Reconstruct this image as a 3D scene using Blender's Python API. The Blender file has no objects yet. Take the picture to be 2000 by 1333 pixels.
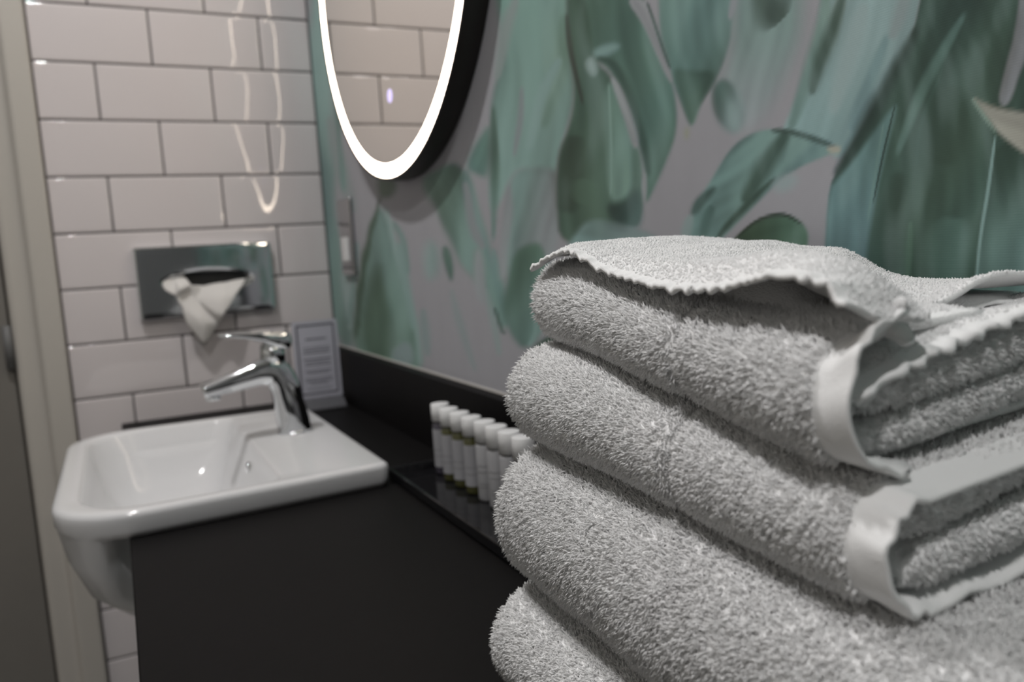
import bpy, math, random
import numpy as np
from mathutils import Matrix, Vector

scene = bpy.context.scene
ZO = 1.735                       # height of the local zero above the floor
rng = np.random.default_rng(7)
random.seed(7)

# ------------------------------------------------------------------ camera
F_PX = 1550.2
CAM = np.array([-.4171, -1.6917, -.6021])
ROT = np.array([[0.89119841, -0.44931961, -0.0622678],
                [-0.10565518, -0.07211683, -0.99178432],
                [0.44113759, 0.89045553, -0.11174335]])      # rows: right, down, forward
cam_d = bpy.data.cameras.new('camera')
cam = bpy.data.objects.new('camera', cam_d)
scene.collection.objects.link(cam)
m = Matrix.Identity(4)
for i in range(3):
    m[i][0] = ROT[0][i]
    m[i][1] = -ROT[1][i]
    m[i][2] = -ROT[2][i]
    m[i][3] = CAM[i] + (ZO if i == 2 else 0)
cam.matrix_world = m
cam_d.sensor_width = 36.0
cam_d.lens = F_PX * 36 / 2000
cam_d.clip_start = 0.02
cam_d.dof.use_dof = True
cam_d.dof.focus_distance = 0.43
cam_d.dof.aperture_fstop = 7.1
scene.camera = cam

def ray(u, v):
    return np.array([(u - 1000) / F_PX, (v - 666.5) / F_PX, 1.0]) @ ROT
def on(u, v, ax, val):
    """point on the plane axis=val that the photograph shows at pixel u, v"""
    d = ray(u, v)
    return CAM + d * ((val - CAM[ax]) / d[ax])

# ------------------------------------------------------------------ world, exposure
w = bpy.data.worlds.new('world')
scene.world = w
w.use_nodes = True
w.node_tree.nodes['Background'].inputs[0].default_value = (0.8, 0.85, 1.0, 1)
w.node_tree.nodes['Background'].inputs[1].default_value = 0.02
scene.view_settings.view_transform = 'Standard'
scene.view_settings.look = 'None'
scene.view_settings.exposure = 0.16
scene.view_settings.gamma = 1.0
scene.view_settings.use_curve_mapping = False
scene.cycles.diffuse_bounces = 8

DOWNLIGHTS = [((-.60, -.72), 10.5), ((-.85, -1.98), 11.0)]
LED_STRENGTH = 10.0

# ------------------------------------------------------------------ helpers
def lin(c):
    c = np.asarray(c, float) / 255
    return np.where(c <= .04045, c / 12.92, ((c + .055) / 1.055) ** 2.4)

def mat(name, col, rough=.5, metal=0., coat=0., spec=.5, emit=None, estr=0., trans=0., ior=1.45,
        noise=0., nscale=20., bump=0., bscale=200., sheen=0., sss=0., noise_rough=0.):
    mt = bpy.data.materials.new(name)
    mt.use_nodes = True
    nt = mt.node_tree
    b = nt.nodes['Principled BSDF']
    b.inputs['Base Color'].default_value = (*col, 1)
    b.inputs['Roughness'].default_value = rough
    b.inputs['Metallic'].default_value = metal
    b.inputs['Coat Weight'].default_value = coat
    b.inputs['Coat Roughness'].default_value = .05
    b.inputs['Specular IOR Level'].default_value = spec
    b.inputs['IOR'].default_value = ior
    b.inputs['Transmission Weight'].default_value = trans
    b.inputs['Sheen Weight'].default_value = sheen
    if sss:
        b.inputs['Subsurface Weight'].default_value = sss
        b.inputs['Subsurface Radius'].default_value = (.004, .004, .004)
    if emit is not None:
        b.inputs['Emission Color'].default_value = (*emit, 1)
        b.inputs['Emission Strength'].default_value = estr
    tc = nt.nodes.new('ShaderNodeTexCoord')
    if noise:
        n = nt.nodes.new('ShaderNodeTexNoise')
        n.inputs['Scale'].default_value = nscale
        n.inputs['Detail'].default_value = 4
        nt.links.new(tc.outputs['Object'], n.inputs['Vector'])
        mx = nt.nodes.new('ShaderNodeMixRGB')
        mx.inputs[1].default_value = (*[max(0, c * (1 - noise)) for c in col], 1)
        mx.inputs[2].default_value = (*[min(1, c * (1 + noise)) for c in col], 1)
        nt.links.new(n.outputs['Fac'], mx.inputs[0])
        nt.links.new(mx.outputs[0], b.inputs['Base Color'])
    if bump:
        n2 = nt.nodes.new('ShaderNodeTexNoise')
        n2.inputs['Scale'].default_value = bscale
        n2.inputs['Detail'].default_value = 3
        nt.links.new(tc.outputs['Object'], n2.inputs['Vector'])
        bp = nt.nodes.new('ShaderNodeBump')
        bp.inputs['Strength'].default_value = bump
        bp.inputs['Distance'].default_value = .002
        nt.links.new(n2.outputs['Fac'], bp.inputs['Height'])
        nt.links.new(bp.outputs[0], b.inputs['Normal'])
    return mt

M = {}
M['tile'] = mat('tile_glaze', (.615, .572, .575), rough=.03, spec=.62, ior=1.62, bump=.02, bscale=9)
M['grout'] = mat('grout', (.10, .095, .095), rough=.9, noise=.2, nscale=60)
M['trim'] = mat('cream_paint', (.43, .405, .37), rough=.45)
M['door'] = mat('door_paint', (.16, .15, .135), rough=.5, noise=.05, nscale=30)
M['paint'] = mat('wall_paint', (.55, .53, .50), rough=.8, noise=.03)
M['dark_paint'] = mat('dark_wall_paint', (.17, .17, .17), rough=.7, noise=.05)
M['ceil'] = mat('ceiling_paint', (.75, .74, .72), rough=.9, noise=.02)
M['floor'] = mat('floor_vinyl', (.32, .31, .30), rough=.5, noise=.2, nscale=15)
M['laminate'] = mat('black_laminate', (.0065, .006, .0062), rough=.5, spec=.085, noise=.15, nscale=90)
M['gloss'] = mat('black_gloss', (.008, .008, .009), rough=.08, spec=.5)
M['ceramic'] = mat('white_ceramic', (.60, .60, .61), rough=.12, spec=.5, noise=.01, nscale=4)
M['chrome'] = mat('chrome', (.72, .74, .76), rough=.06, metal=1.)
M['steel'] = mat('polished_plate', (.45, .45, .46), rough=.12, metal=1., noise=.03)
M['hinge'] = mat('hinge_metal', (.12, .12, .12), rough=.45, spec=.4)
M['darkhole'] = mat('dark_recess', (.03, .03, .03), rough=.8)
M['mirror'] = mat('mirror_glass', (.88, .85, .80), rough=.0, metal=1.)
M['led'] = mat('led_diffuser', (.9, .85, .8), rough=.5, emit=(1., .84, .68), estr=LED_STRENGTH)
M['icon'] = mat('touch_icon', (.3, .3, .3), rough=.5, emit=(.62, .52, .95), estr=1.1)
M['frame'] = mat('black_metal', (.018, .015, .014), rough=.4, spec=.4)
M['towel'] = mat('towel_cloth', (.92, .92, .92), rough=.95, spec=.1, noise=.03, nscale=200, bump=.5, bscale=900)
M['pile'] = mat('towel_pile', (.97, .97, .97), rough=.9, spec=.1, noise=.02, nscale=90)
M['hem'] = mat('towel_hem', (.86, .86, .86), rough=.8, spec=.2, bump=.25, bscale=1400)
M['tissue'] = mat('tissue_paper', (.80, .78, .76), rough=.95, spec=.1, noise=.02, nscale=60)
M['paper'] = mat('sign_paper', (.44, .44, .50), rough=.35)
M['ink'] = mat('sign_ink', (.05, .05, .06), rough=.6)
M['inkline'] = mat('text_ink', (.17, .17, .20), rough=.6)
M['acrylic'] = mat('grey_acrylic', (.10, .10, .11), rough=.2)
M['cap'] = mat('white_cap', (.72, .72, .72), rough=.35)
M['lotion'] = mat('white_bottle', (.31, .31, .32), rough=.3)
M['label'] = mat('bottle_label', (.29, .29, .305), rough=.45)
M['print'] = mat('label_print', (.13, .13, .13), rough=.6)
M['olive'] = mat('olive_liquid', (.055, .055, .018), rough=.1, coat=.5)
M['violet'] = mat('dark_liquid', (.05, .045, .06), rough=.1, coat=.5)
M['lamp'] = mat('lamp_lens', (1, 1, 1), rough=.5, emit=(1, .965, .94), estr=14)
M['lamp_ring'] = mat('lamp_ring', (.8, .8, .8), rough=.3, metal=.6)

def translucent(mt, fac, col):
    nt = mt.node_tree; b = nt.nodes['Principled BSDF']; out = nt.nodes['Material Output']
    tr = nt.nodes.new('ShaderNodeBsdfTranslucent'); tr.inputs[0].default_value = (*col, 1)
    mx = nt.nodes.new('ShaderNodeMixShader'); mx.inputs[0].default_value = fac
    nt.links.new(b.outputs[0], mx.inputs[1]); nt.links.new(tr.outputs[0], mx.inputs[2]); nt.links.new(mx.outputs[0], out.inputs[0])
translucent(M['pile'], .28, (.97, .97, .97))
translucent(M['tissue'], .3, (.85, .83, .81))

def prop(o, label=None, cat=None, group=None, kind=None):
    if label: o['label'] = label
    if cat: o['category'] = cat
    if group: o['group'] = group
    if kind: o['kind'] = kind
    return o

ORG = {}
def thing(name, loc, label, cat, group=None):
    o = bpy.data.objects.new(name, None)
    scene.collection.objects.link(o)
    o.empty_display_size = .02
    o.location = (loc[0], loc[1], loc[2] + ZO)
    ORG[o] = np.array(loc, float)
    return prop(o, label, cat, group)

def mk(name, verts, faces, material, parent=None, smooth=True, org=None, flip=False, tri=False):
    """verts in room coordinates (local zero height); one mesh object"""
    v = np.asarray(verts, float)
    if parent is not None:
        o0 = ORG[parent]
    else:
        o0 = np.array(org, float) if org is not None else np.array([(v[:, 0].min() + v[:, 0].max()) / 2, (v[:, 1].min() + v[:, 1].max()) / 2, v[:, 2].min()])
    me = bpy.data.meshes.new(name)
    me.from_pydata((v - o0).tolist(), [], [tuple(int(i) for i in (reversed(f) if flip else f)) for f in faces])
    me.materials.append(material)
    if smooth:
        me.polygons.foreach_set('use_smooth', [True] * len(me.polygons))
    me.update()
    o = bpy.data.objects.new(name, me)
    scene.collection.objects.link(o)
    if parent is not None:
        o.parent = parent
    else:
        o.location = (o0[0], o0[1], o0[2] + ZO)
    ORG[o] = o0
    return o

def fixn(o):
    import bmesh
    bm = bmesh.new(); bm.from_mesh(o.data)
    bmesh.ops.recalc_face_normals(bm, faces=bm.faces)
    bm.to_mesh(o.data); bm.free()
    return o

def bevel(o, wd=.002, seg=2, ang=35):
    md = o.modifiers.new('bevel', 'BEVEL')
    md.width = wd; md.segments = seg; md.limit_method = 'ANGLE'; md.angle_limit = math.radians(ang)
    md.harden_normals = False
    return o

BOXF = [(0, 3, 2, 1), (4, 5, 6, 7), (0, 1, 5, 4), (1, 2, 6, 5), (2, 3, 7, 6), (3, 0, 4, 7)]
def boxv(x0, x1, y0, y1, z0, z1):
    return [(x0, y0, z0), (x1, y0, z0), (x1, y1, z0), (x0, y1, z0), (x0, y0, z1), (x1, y0, z1), (x1, y1, z1), (x0, y1, z1)]
def box(name, x0, x1, y0, y1, z0, z1, material, parent=None, bev=0., **k):
    o = mk(name, boxv(x0, x1, y0, y1, z0, z1), BOXF, material, parent, smooth=False, **k)
    if bev: bevel(o, bev, 3)
    return o

def loft(rings, closed=True, cap0=True, cap1=True):
    rings = [np.asarray(r, float) for r in rings]
    n = len(rings[0]); V = np.concatenate(rings); Fc = []
    for i in range(len(rings) - 1):
        for j in range(n if closed else n - 1):
            k = (j + 1) % n
            Fc.append((i * n + j, i * n + k, (i + 1) * n + k, (i + 1) * n + j))
    if cap0: Fc.append(tuple(reversed(range(n))))
    if cap1: Fc.append(tuple(range((len(rings) - 1) * n, len(rings) * n)))
    return V, Fc

def lathe(prof, cx, cy, n=28):
    a = np.linspace(0, 2 * np.pi, n, endpoint=False)
    return loft([np.c_[cx + r * np.cos(a), cy + r * np.sin(a), np.full(n, z)] for r, z in prof])

def rrect(x0, x1, y0, y1, rads, n=8):
    """rounded rectangle outline, radii at (x0y0, x1y0, x1y1, x0y1), 4*n points counter-clockwise"""
    out = []
    cs = [(x0, y0, 1, 1, 180), (x1, y0, -1, 1, 270), (x1, y1, -1, -1, 0), (x0, y1, 1, -1, 90)]
    for (cx, cy, sx, sy, a0), r in zip(cs, rads):
        for k in range(n):
            a = math.radians(a0 + 90 * k / (n - 1))
            out.append((cx + sx * r + r * math.cos(a), cy + sy * r + r * math.sin(a)))
    return np.array(out)

def smooth01(t):
    t = np.clip(t, 0, 1)
    return t * t * (3 - 2 * t)

# ------------------------------------------------------------------ room shell
XW, YW, ZF, ZT = -1.55, -2.9, -1.735, .70
box('floor', XW, 0, YW, 0, ZF - .1, ZF, M['floor'])['kind'] = 'structure'
box('ceiling', XW, 0, YW, 0, ZT, ZT + .1, M['ceil'])['kind'] = 'structure'
box('wall_left', XW - .1, XW, YW, .1, ZF, ZT, M['paint'])['kind'] = 'structure'
box('wall_front', XW, 0, YW - .1, YW, ZF, ZT, M['dark_paint'])['kind'] = 'structure'
XT = -.506                        # end of the tiling at the door frame
wall_back = box('wall_back', XT - .04, .1, .0028, .1, ZF, ZT, M['grout'])
wall_back['kind'] = 'structure'

# ---- tiles, one object each
def tile_mesh(wd, ht):
    g, b = .0, .006
    rings = []
    for ins, yy in ((0, .0028), (0, .0012), (.0010, .0005), (.0026, .0002), (b, 0)):
        rr_ = rrect(-wd / 2 + ins, wd / 2 - ins, -ht / 2 + ins, ht / 2 - ins, [.0012] * 4, 3)
        rings.append(np.c_[rr_[:, 0], np.full(len(rr_), yy), rr_[:, 1]])
    V, Fc = loft(rings, cap0=False)
    me = bpy.data.meshes.new('tile')
    me.from_pydata(V.tolist(), [], Fc)
    me.materials.append(M['tile'])
    me.polygons.foreach_set('use_smooth', [True] * len(me.polygons))
    me.update()
    return me
TW, TH, GAP = .203, .1037, .0036
tcache = {}
for k in range(-7, 17):
    ztop, zbot = -k * TH, -(k + 1) * TH
    ztop, zbot = min(ztop, ZT), max(zbot, ZF)
    if ztop - zbot < .02: continue
    base = -.3046 if k % 2 else -.3046 + .1034
    for c in range(-2, 3):
        xa, xb = base + (c) * TW, base + (c + 1) * TW
        xa, xb = max(xa, XT + .001), min(xb, -.001)
        if xb - xa < .012: continue
        wd, ht = round(xb - xa - GAP, 4), round(ztop - zbot - GAP, 4)
        if (wd, ht) not in tcache: tcache[(wd, ht)] = tile_mesh(wd, ht)
        o = bpy.data.objects.new('tile', tcache[(wd, ht)])
        scene.collection.objects.link(o)
        o.parent = wall_back
        o.location = np.array([(xa + xb) / 2, 0, (ztop + zbot) / 2]) - ORG[wall_back]
        o.rotation_euler = (random.gauss(0, .0035), 0, random.gauss(0, .0035))

# ---- door frame and door
prof = [(XT, .0028), (XT, -.016), (XT - .003, -.019), (-.542, -.019), (-.547, -.016), (-.550, -.008), (-.556, -.004),
        (-.580, -.004), (-.587, -.001), (-.590, .006), (-.592, .020), (-.592, .10), (-.5472, .10), (-.5472, .0026)]
rings = [[(x, y, z) for x, y in prof] for z in (ZF, .31)]
V, Fc = loft(rings)
o = fixn(mk('trim_1', V, Fc, M['trim'], smooth=False)); o['kind'] = 'structure'
bevel(o, .002, 2, 20)
box('wall_door_side', XW, -.5472, .03, .1, .31, ZT, M['paint'])['kind'] = 'structure'
box('wall_door_header', -.5472, -.5062, .0, .1, .31, ZT, M['paint'])['kind'] = 'structure'
door = thing('door_1', (-.97, .03, ZF), None, None); door['kind'] = 'structure'
leaf = box('door_leaf', -1.35, -.5935, .006, .046, ZF + .006, .305, M['door'], door, bev=.002)
for zz in (-.718, .12, -1.5):
    a = np.linspace(0, 2 * np.pi, 16, endpoint=False)
    V, Fc = loft([np.c_[-.597 + .0075 * np.cos(a), .000 + .0075 * np.sin(a), np.full(16, z)] for z in (zz - .04, zz + .04)])
    mk('hinge', V, Fc, M['hinge'], leaf)
box('wall_door_far', XW, -1.36, .0, .1, ZF, .31, M['paint'])['kind'] = 'structure'

# ------------------------------------------------------------------ mural wall (printed wallpaper)
BGc = (139, 134, 140)
POLY, STRK = 0, 1
A = []
def leafc(c):
    c = np.asarray(c, float)
    l = lin(c)
    if c.min() > 121: return l
    l = l * (1.26 if c.max() > 88 else 1.0)
    return l * .74 + .26 * l.mean()
def pol(pts, c1, c2=None, g=None, soft=4):
    pts = [(u_, v_ - 190 if v_ <= -20 else v_) for u_, v_ in pts]     # leaves run on above the frame
    A.append((POLY, np.array(pts, float), leafc(c1), None if c2 is None else leafc(c2), None if g is None else np.array(g, float), soft))
def strk(pts, wdt, c, soft=6, al=1.):
    A.append((STRK, np.array(pts, float), wdt, leafc(c), soft, al))
# light leaf behind, by the corner
pol([(596, 40), (650, -40), (652, 100), (648, 200), (660, 300), (650, 380), (668, 480), (700, 690), (650, 660), (636, 500), (620, 300)], (104, 128, 126), (88, 112, 108), [(600, 0), (690, 650)], 10)
strk([(640, 220), (668, 330), (690, 420)], 26, (126, 130, 132), 14)
# leaves under the mirror
pol([(688, 690), (690, 600), (712, 490), (735, 395), (756, 420), (770, 470), (800, 580), (835, 735), (760, 710)], (98, 124, 120), (82, 108, 98), [(760, 420), (750, 690)], 8)
pol([(700, 690), (712, 600), (738, 500), (752, 560), (770, 640), (775, 715)], (70, 94, 78), None, None, 14)
strk([(745, 380), (722, 460), (704, 560), (694, 670)], 10, (58, 80, 62), 8)
strk([(752, 400), (782, 520), (812, 640), (822, 720)], 10, (112, 134, 132), 8)
pol([(735, 330), (770, 350), (778, 372), (752, 392), (738, 380)], (84, 96, 84), None, None, 8)
pol([(820, 350), (870, 320), (905, 322), (925, 400), (945, 470), (946, 500), (932, 560), (918, 540), (890, 500), (866, 440), (840, 390)], (74, 96, 84), (92, 116, 108), [(840, 340), (935, 540)], 8)
pol([(868, 476), (880, 490), (888, 530), (882, 556), (870, 530), (865, 500)], (74, 100, 90), None, None, 5)
pol([(832, 470), (856, 478), (858, 530), (840, 552), (828, 520)], (110, 128, 128), None, None, 14)
pol([(900, 330), (918, 340), (950, 460), (972, 545), (995, 640), (975, 640), (948, 570), (938, 500), (918, 420)], (92, 118, 112), None, None, 8)
strk([(826, 600), (836, 700)], 14, (122, 132, 134), 10)
strk([(650, 120), (662, 260), (672, 380)], 8, (84, 112, 108), 8)
strk([(668, 480), (676, 560), (684, 650)], 12, (120, 134, 134), 10)
strk([(700, 470), (690, 560), (682, 640)], 8, (92, 118, 116), 8)
strk([(778, 470), (796, 560), (806, 650)], 12, (104, 128, 126), 10)
strk([(766, 430), (786, 470), (800, 540)], 8, (90, 116, 112), 8)
pol([(765, 690), (776, 672), (800, 668), (812, 700), (800, 722), (775, 712)], (124, 136, 138), None, None, 6)
strk([(880, 560), (900, 640), (930, 730)], 10, (122, 132, 134), 12, .7)
strk([(950, 560), (962, 620), (975, 700)], 12, (112, 128, 128), 10, .8)
# tall leaf right of the mirror
pol([(940, -30), (1110, -30), (1112, 90), (1122, 180), (1108, 250), (1092, 300), (1082, 350), (1060, 330), (1000, 330), (968, 420), (955, 400), (962, 300), (956, 230), (965, 170), (985, 90)], (92, 120, 113), (100, 126, 122), [(1080, 0), (980, 330)], 8)
pol([(905, 330), (930, 275), (960, 235), (958, 345), (938, 345)], (84, 116, 108), None, None, 10)
strk([(1010, -10), (985, 70), (968, 160)], 22, (124, 130, 130), 14)
strk([(1105, 20), (1095, 120), (1060, 260)], 22, (76, 102, 92), 20, .7)
strk([(1095, 110), (1060, 190), (1030, 300)], 20, (108, 132, 130), 14, .8)
pol([(995, 330), (1088, 320), (1094, 400), (1094, 480), (1050, 560), (1000, 560), (985, 520), (992, 420)], (98, 122, 120), (126, 128, 132), [(1010, 380), (1085, 400)], 10)
strk([(964, 200), (966, 330), (962, 480)], 14, (66, 92, 82), 10)
strk([(962, 480), (976, 560), (990, 640)], 16, (84, 112, 106), 8)
strk([(1018, 165), (1014, 240), (1004, 310)], 10, (122, 126, 130), 8)
pol([(992, 350), (1004, 400), (1000, 450), (980, 560), (974, 520), (984, 430)], (132, 134, 138), None, None, 7)
pol([(930, 480), (946, 500), (948, 600), (930, 580), (922, 540)], (130, 132, 136), None, None, 8)
strk([(905, 350), (925, 440), (945, 490)], 16, (126, 126, 130), 10)
pol([(1000, 505), (1020, 480), (1062, 470), (1075, 560), (1066, 640), (1026, 692), (1000, 655), (982, 620), (984, 560)], (66, 92, 80), (86, 114, 108), [(990, 560), (1060, 600)], 8)
pol([(1030, 690), (1060, 655), (1110, 650), (1110, 700)], (56, 74, 62), None, None, 6)
strk([(1040, 560), (1046, 640), (1030, 680)], 8, (102, 128, 126), 7)
strk([(966, 600), (978, 640), (986, 652)], 7, (60, 84, 72), 4)
# dark split leaf
pol([(1102, -30), (1225, -30), (1262, 40), (1295, 110), (1318, 175), (1322, 250), (1300, 320), (1278, 370), (1258, 402), (1262, 345), (1250, 280), (1215, 190), (1190, 130), (1150, 110)], (64, 90, 80), (72, 100, 90), [(1200, 0), (1290, 300)], 6)
pol([(1100, -30), (1150, 40), (1165, 120), (1200, 150), (1232, 290), (1256, 290), (1256, 440), (1200, 445), (1180, 480), (1094, 480), (1088, 400), (1088, 310), (1112, 250), (1122, 180), (1110, 90)], (60, 84, 72), (70, 94, 82), [(1100, 250), (1230, 300)], 6)
strk([(1108, 20), (1116, 110), (1140, 210)], 10, (56, 60, 54), 6)
strk([(1125, 260), (1118, 330), (1105, 420)], 50, (52, 66, 56), 30, .8)
strk([(1135, 400), (1150, 350)], 40, (72, 98, 84), 30, .6)
pol([(1178, 190), (1198, 150), (1222, 220), (1238, 290), (1236, 350), (1222, 390), (1190, 398), (1184, 300)], (78, 106, 96), (92, 118, 108), [(1200, 180), (1220, 380)], 8)
strk([(1190, 160), (1192, 260), (1194, 390)], 4, (104, 130, 122), 4)
pol([(1190, 145), (1212, 165), (1238, 222), (1254, 278), (1238, 284), (1224, 240), (1206, 196)], (134, 134, 138), None, None, 4)
pol([(1145, 118), (1160, 108), (1170, 135), (1162, 150), (1148, 135)], (120, 136, 136), None, None, 8)
pol([(1158, 96), (1190, 82), (1215, 90), (1190, 108), (1165, 110)], (98, 124, 122), None, None, 8)
strk([(1165, 108), (1200, 130), (1235, 200), (1260, 290), (1268, 350)], 12, (50, 70, 62), 14, .8)
pol([(1253, 350), (1261, 330), (1263, 370), (1257, 400), (1253, 390)], (136, 136, 140), None, None, 3)
pol([(1182, 400), (1215, 398), (1245, 360), (1254, 400), (1250, 450), (1200, 445)], (54, 72, 66), (64, 88, 84), [(1190, 400), (1250, 430)], 10)
pol([(1130, 440), (1160, 428), (1220, 440), (1290, 462), (1280, 500), (1100, 500)], (92, 116, 116), (112, 126, 128), [(1150, 440), (1270, 470)], 8)
# pale sliver then upper middle leaves
pol([(1278, -30), (1440, -30), (1432, 50), (1418, 110), (1395, 165), (1368, 205), (1352, 252), (1338, 225), (1315, 165), (1306, 120), (1286, 50)], (82, 108, 102), (74, 100, 92), [(1360, 0), (1350, 200)], 6)
pol([(1310, 134), (1350, 140), (1402, 136), (1384, 178), (1366, 208), (1352, 250), (1332, 205)], (62, 86, 76), (72, 98, 86), [(1390, 150), (1325, 180)], 8)
pol([(1222, -5), (1258, -5), (1276, 40), (1300, 110), (1316, 165), (1306, 160), (1286, 110), (1256, 50)], (136, 134, 139), None, None, 4)
strk([(1262, 0), (1288, 70), (1312, 140)], 6, (54, 76, 68), 5)
pol([(1434, -30), (1576, -30), (1566, 60), (1548, 120), (1515, 190), (1480, 240), (1450, 260), (1420, 240), (1405, 200), (1412, 150), (1432, 90)], (102, 122, 120), (126, 130, 134), [(1470, 30), (1490, 240)], 26)
strk([(1480, -30), (1510, 20), (1530, 40)], 60, (64, 82, 74), 40, .9)
strk([(1440, -20), (1424, 40)], 12, (132, 132, 138), 8)
pol([(1394, 165), (1415, 150), (1440, 172), (1456, 215), (1446, 262), (1420, 262), (1400, 230), (1392, 195)], (72, 96, 92), (110, 126, 128), [(1396, 190), (1452, 215)], 10)
# wide pale leaf
pol([(1518, 272), (1550, 205), (1580, 130), (1600, 60), (1606, -30), (1825, -30), (1795, 50), (1745, 140), (1692, 235), (1644, 318), (1610, 290), (1570, 276)], (104, 128, 130), (110, 130, 132), [(1540, 250), (1720, 50)], 8)
strk([(1612, -20), (1606, 50), (1575, 160), (1540, 262)], 26, (84, 108, 104), 16)
strk([(1650, -30), (1625, 60), (1600, 130), (1586, 190)], 26, (56, 76, 68), 16)
strk([(1690, 0), (1665, 90), (1625, 230)], 34, (118, 134, 136), 22)
strk([(1735, 60), (1690, 180), (1660, 260)], 20, (92, 116, 118), 18)
strk([(1770, -20), (1760, 20), (1738, 80)], 24, (124, 132, 134), 16)
# curled leaf and dark oval leaf
pol([(1346, 480), (1345, 440), (1366, 388), (1400, 330), (1428, 290), (1460, 264), (1500, 250), (1550, 252), (1600, 268), (1643, 290), (1612, 306), (1570, 324), (1530, 350), (1490, 388), (1440, 436), (1398, 480)], (88, 116, 114), (94, 120, 116), [(1400, 400), (1600, 290)], 5)
strk([(1540, 254), (1510, 300), (1480, 350), (1450, 400)], 30, (60, 82, 74), 24)
strk([(1500, 254), (1545, 257), (1600, 275), (1636, 290)], 8, (50, 66, 60), 12, .9)
strk([(1520, 345), (1470, 390), (1420, 440), (1395, 475)], 10, (56, 76, 68), 10)
strk([(1372, 480), (1378, 430), (1390, 400)], 16, (66, 92, 88), 12)
pol([(1346, 420), (1358, 388), (1386, 366), (1398, 366), (1378, 396), (1360, 422)], (64, 86, 82), None, None, 6)
strk([(1336, 470), (1350, 420)], 14, (112, 126, 128), 12)
pol([(1612, 288), (1640, 284), (1642, 298), (1622, 300)], (138, 130, 118), None, None, 6)
pol([(1335, 250), (1346, 248), (1344, 270), (1336, 268)], (136, 134, 122), None, None, 8)
pol([(1510, 360), (1540, 340), (1560, 350), (1545, 372), (1520, 378)], (118, 128, 132), None, None, 14)
pol([(1424, 478), (1450, 450), (1482, 430), (1520, 418), (1552, 423), (1574, 442), (1580, 465), (1572, 495), (1480, 500), (1430, 500)], (54, 72, 56), (66, 92, 74), [(1440, 430), (1550, 480)], 5)
strk([(1430, 474), (1480, 432), (1530, 420), (1570, 440)], 6, (46, 60, 48), 5)
# large right-hand leaf
pol([(1612, 374), (1640, 322), (1690, 238), (1742, 140), (1794, 48), (1824, -30), (2300, -30), (2300, 800), (1700, 800), (1612, 640)], (52, 74, 66), (60, 84, 74), [(1700, 100), (1900, 500)], 4)
pol([(1612, 374), (1640, 345), (1700, 268), (1752, 196), (1744, 240), (1722, 330), (1704, 420), (1688, 520), (1670, 700), (1612, 640)], (74, 102, 102), (86, 114, 116), [(1720, 240), (1640, 520)], 8)
strk([(1624, 350), (1680, 262), (1740, 150), (1800, 40)], 26, (42, 58, 52), 18, .9)
strk([(1726, 236), (1712, 330), (1694, 440)], 4, (86, 114, 110), 4)
strk([(1748, 200), (1726, 300), (1706, 400)], 3, (44, 60, 54), 4)
strk([(1890, 20), (1830, 120), (1790, 200), (1750, 310)], 14, (70, 96, 90), 16)
strk([(1845, 120), (1800, 240), (1790, 330)], 6, (56, 80, 72), 8)
strk([(1760, 330), (1745, 430), (1740, 540)], 40, (46, 62, 52), 30, .6)
strk([(1860, 420), (1850, 560)], 60, (70, 98, 90), 50, .8)
strk([(1780, 430), (1770, 560)], 8, (66, 92, 80), 10)
strk([(1860, 160), (1840, 330)], 70, (46, 64, 54), 40, .5)
pol([(1945, 250), (2300, 300), (2300, 800), (1903, 800), (1908, 520), (1926, 380)], (48, 68, 58), (78, 104, 100), [(1940, 330), (2010, 480)], 4)
strk([(1944, 258), (1928, 370), (1914, 470), (1906, 600)], 6, (104, 130, 128), 5)
pol([(1990, 40), (2010, -30), (2080, -30), (2030, 70), (1996, 130), (1972, 208), (1948, 204), (1960, 150)], (124, 124, 130), None, None, 5)
pol([(1895, 186), (1925, 204), (1965, 216), (2060, 226), (2300, 250), (2300, 420), (2060, 330), (1998, 298), (1952, 264), (1935, 240)], (128, 122, 114), None, None, 7)
strk([(1898, 190), (1920, 225), (1946, 262)], 7, (92, 112, 104), 6)

def seg_dist(U, Vv, pts, par=False):
    best = np.full(U.shape, 1e9); tt = np.zeros(U.shape)
    m_ = len(pts) - 1
    for i_, ((ax, ay), (bx, by)) in enumerate(zip(pts[:-1], pts[1:])):
        dx, dy = bx - ax, by - ay
        t = np.clip(((U - ax) * dx + (Vv - ay) * dy) / (dx * dx + dy * dy + 1e-9), 0, 1)
        h_ = np.hypot(U - ax - t * dx, Vv - ay - t * dy)
        if par: tt = np.where(h_ < best, (i_ + t) / m_, tt)
        best = np.minimum(best, h_)
    return (best, tt) if par else best
def spline(p, n=7):
    if len(p) < 3: return np.stack([p[0] + (p[-1] - p[0]) * f for f in np.linspace(0, 1, n)])
    q = np.vstack([2 * p[0] - p[1], p, 2 * p[-1] - p[-2]]); out = []
    for i in range(1, len(q) - 2):
        for f in np.linspace(0, 1, n, endpoint=False):
            out.append(.5 * (2 * q[i] + (q[i + 1] - q[i - 1]) * f + (2 * q[i - 1] - 5 * q[i] + 4 * q[i + 1] - q[i + 2]) * f * f + (-q[i - 1] + 3 * q[i] - 3 * q[i + 1] + q[i + 2]) * f ** 3))
    return np.vstack(out + [p[-1]])
def inside(U, Vv, pts):
    r = np.zeros(U.shape, bool)
    n = len(pts)
    for i in range(n):
        ax, ay = pts[i]; bx, by = pts[(i + 1) % n]
        if ay == by: continue
        c = ((ay > Vv) != (by > Vv)) & (U < (bx - ax) * (Vv - ay) / (by - ay) + ax)
        r ^= c
    return r
def smooth_poly(p, it=2):
    for _ in range(it):
        q = np.roll(p, -1, 0)
        p = np.stack([p * .75 + q * .25, p * .25 + q * .75], 1).reshape(-1, 2)
    return p

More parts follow.
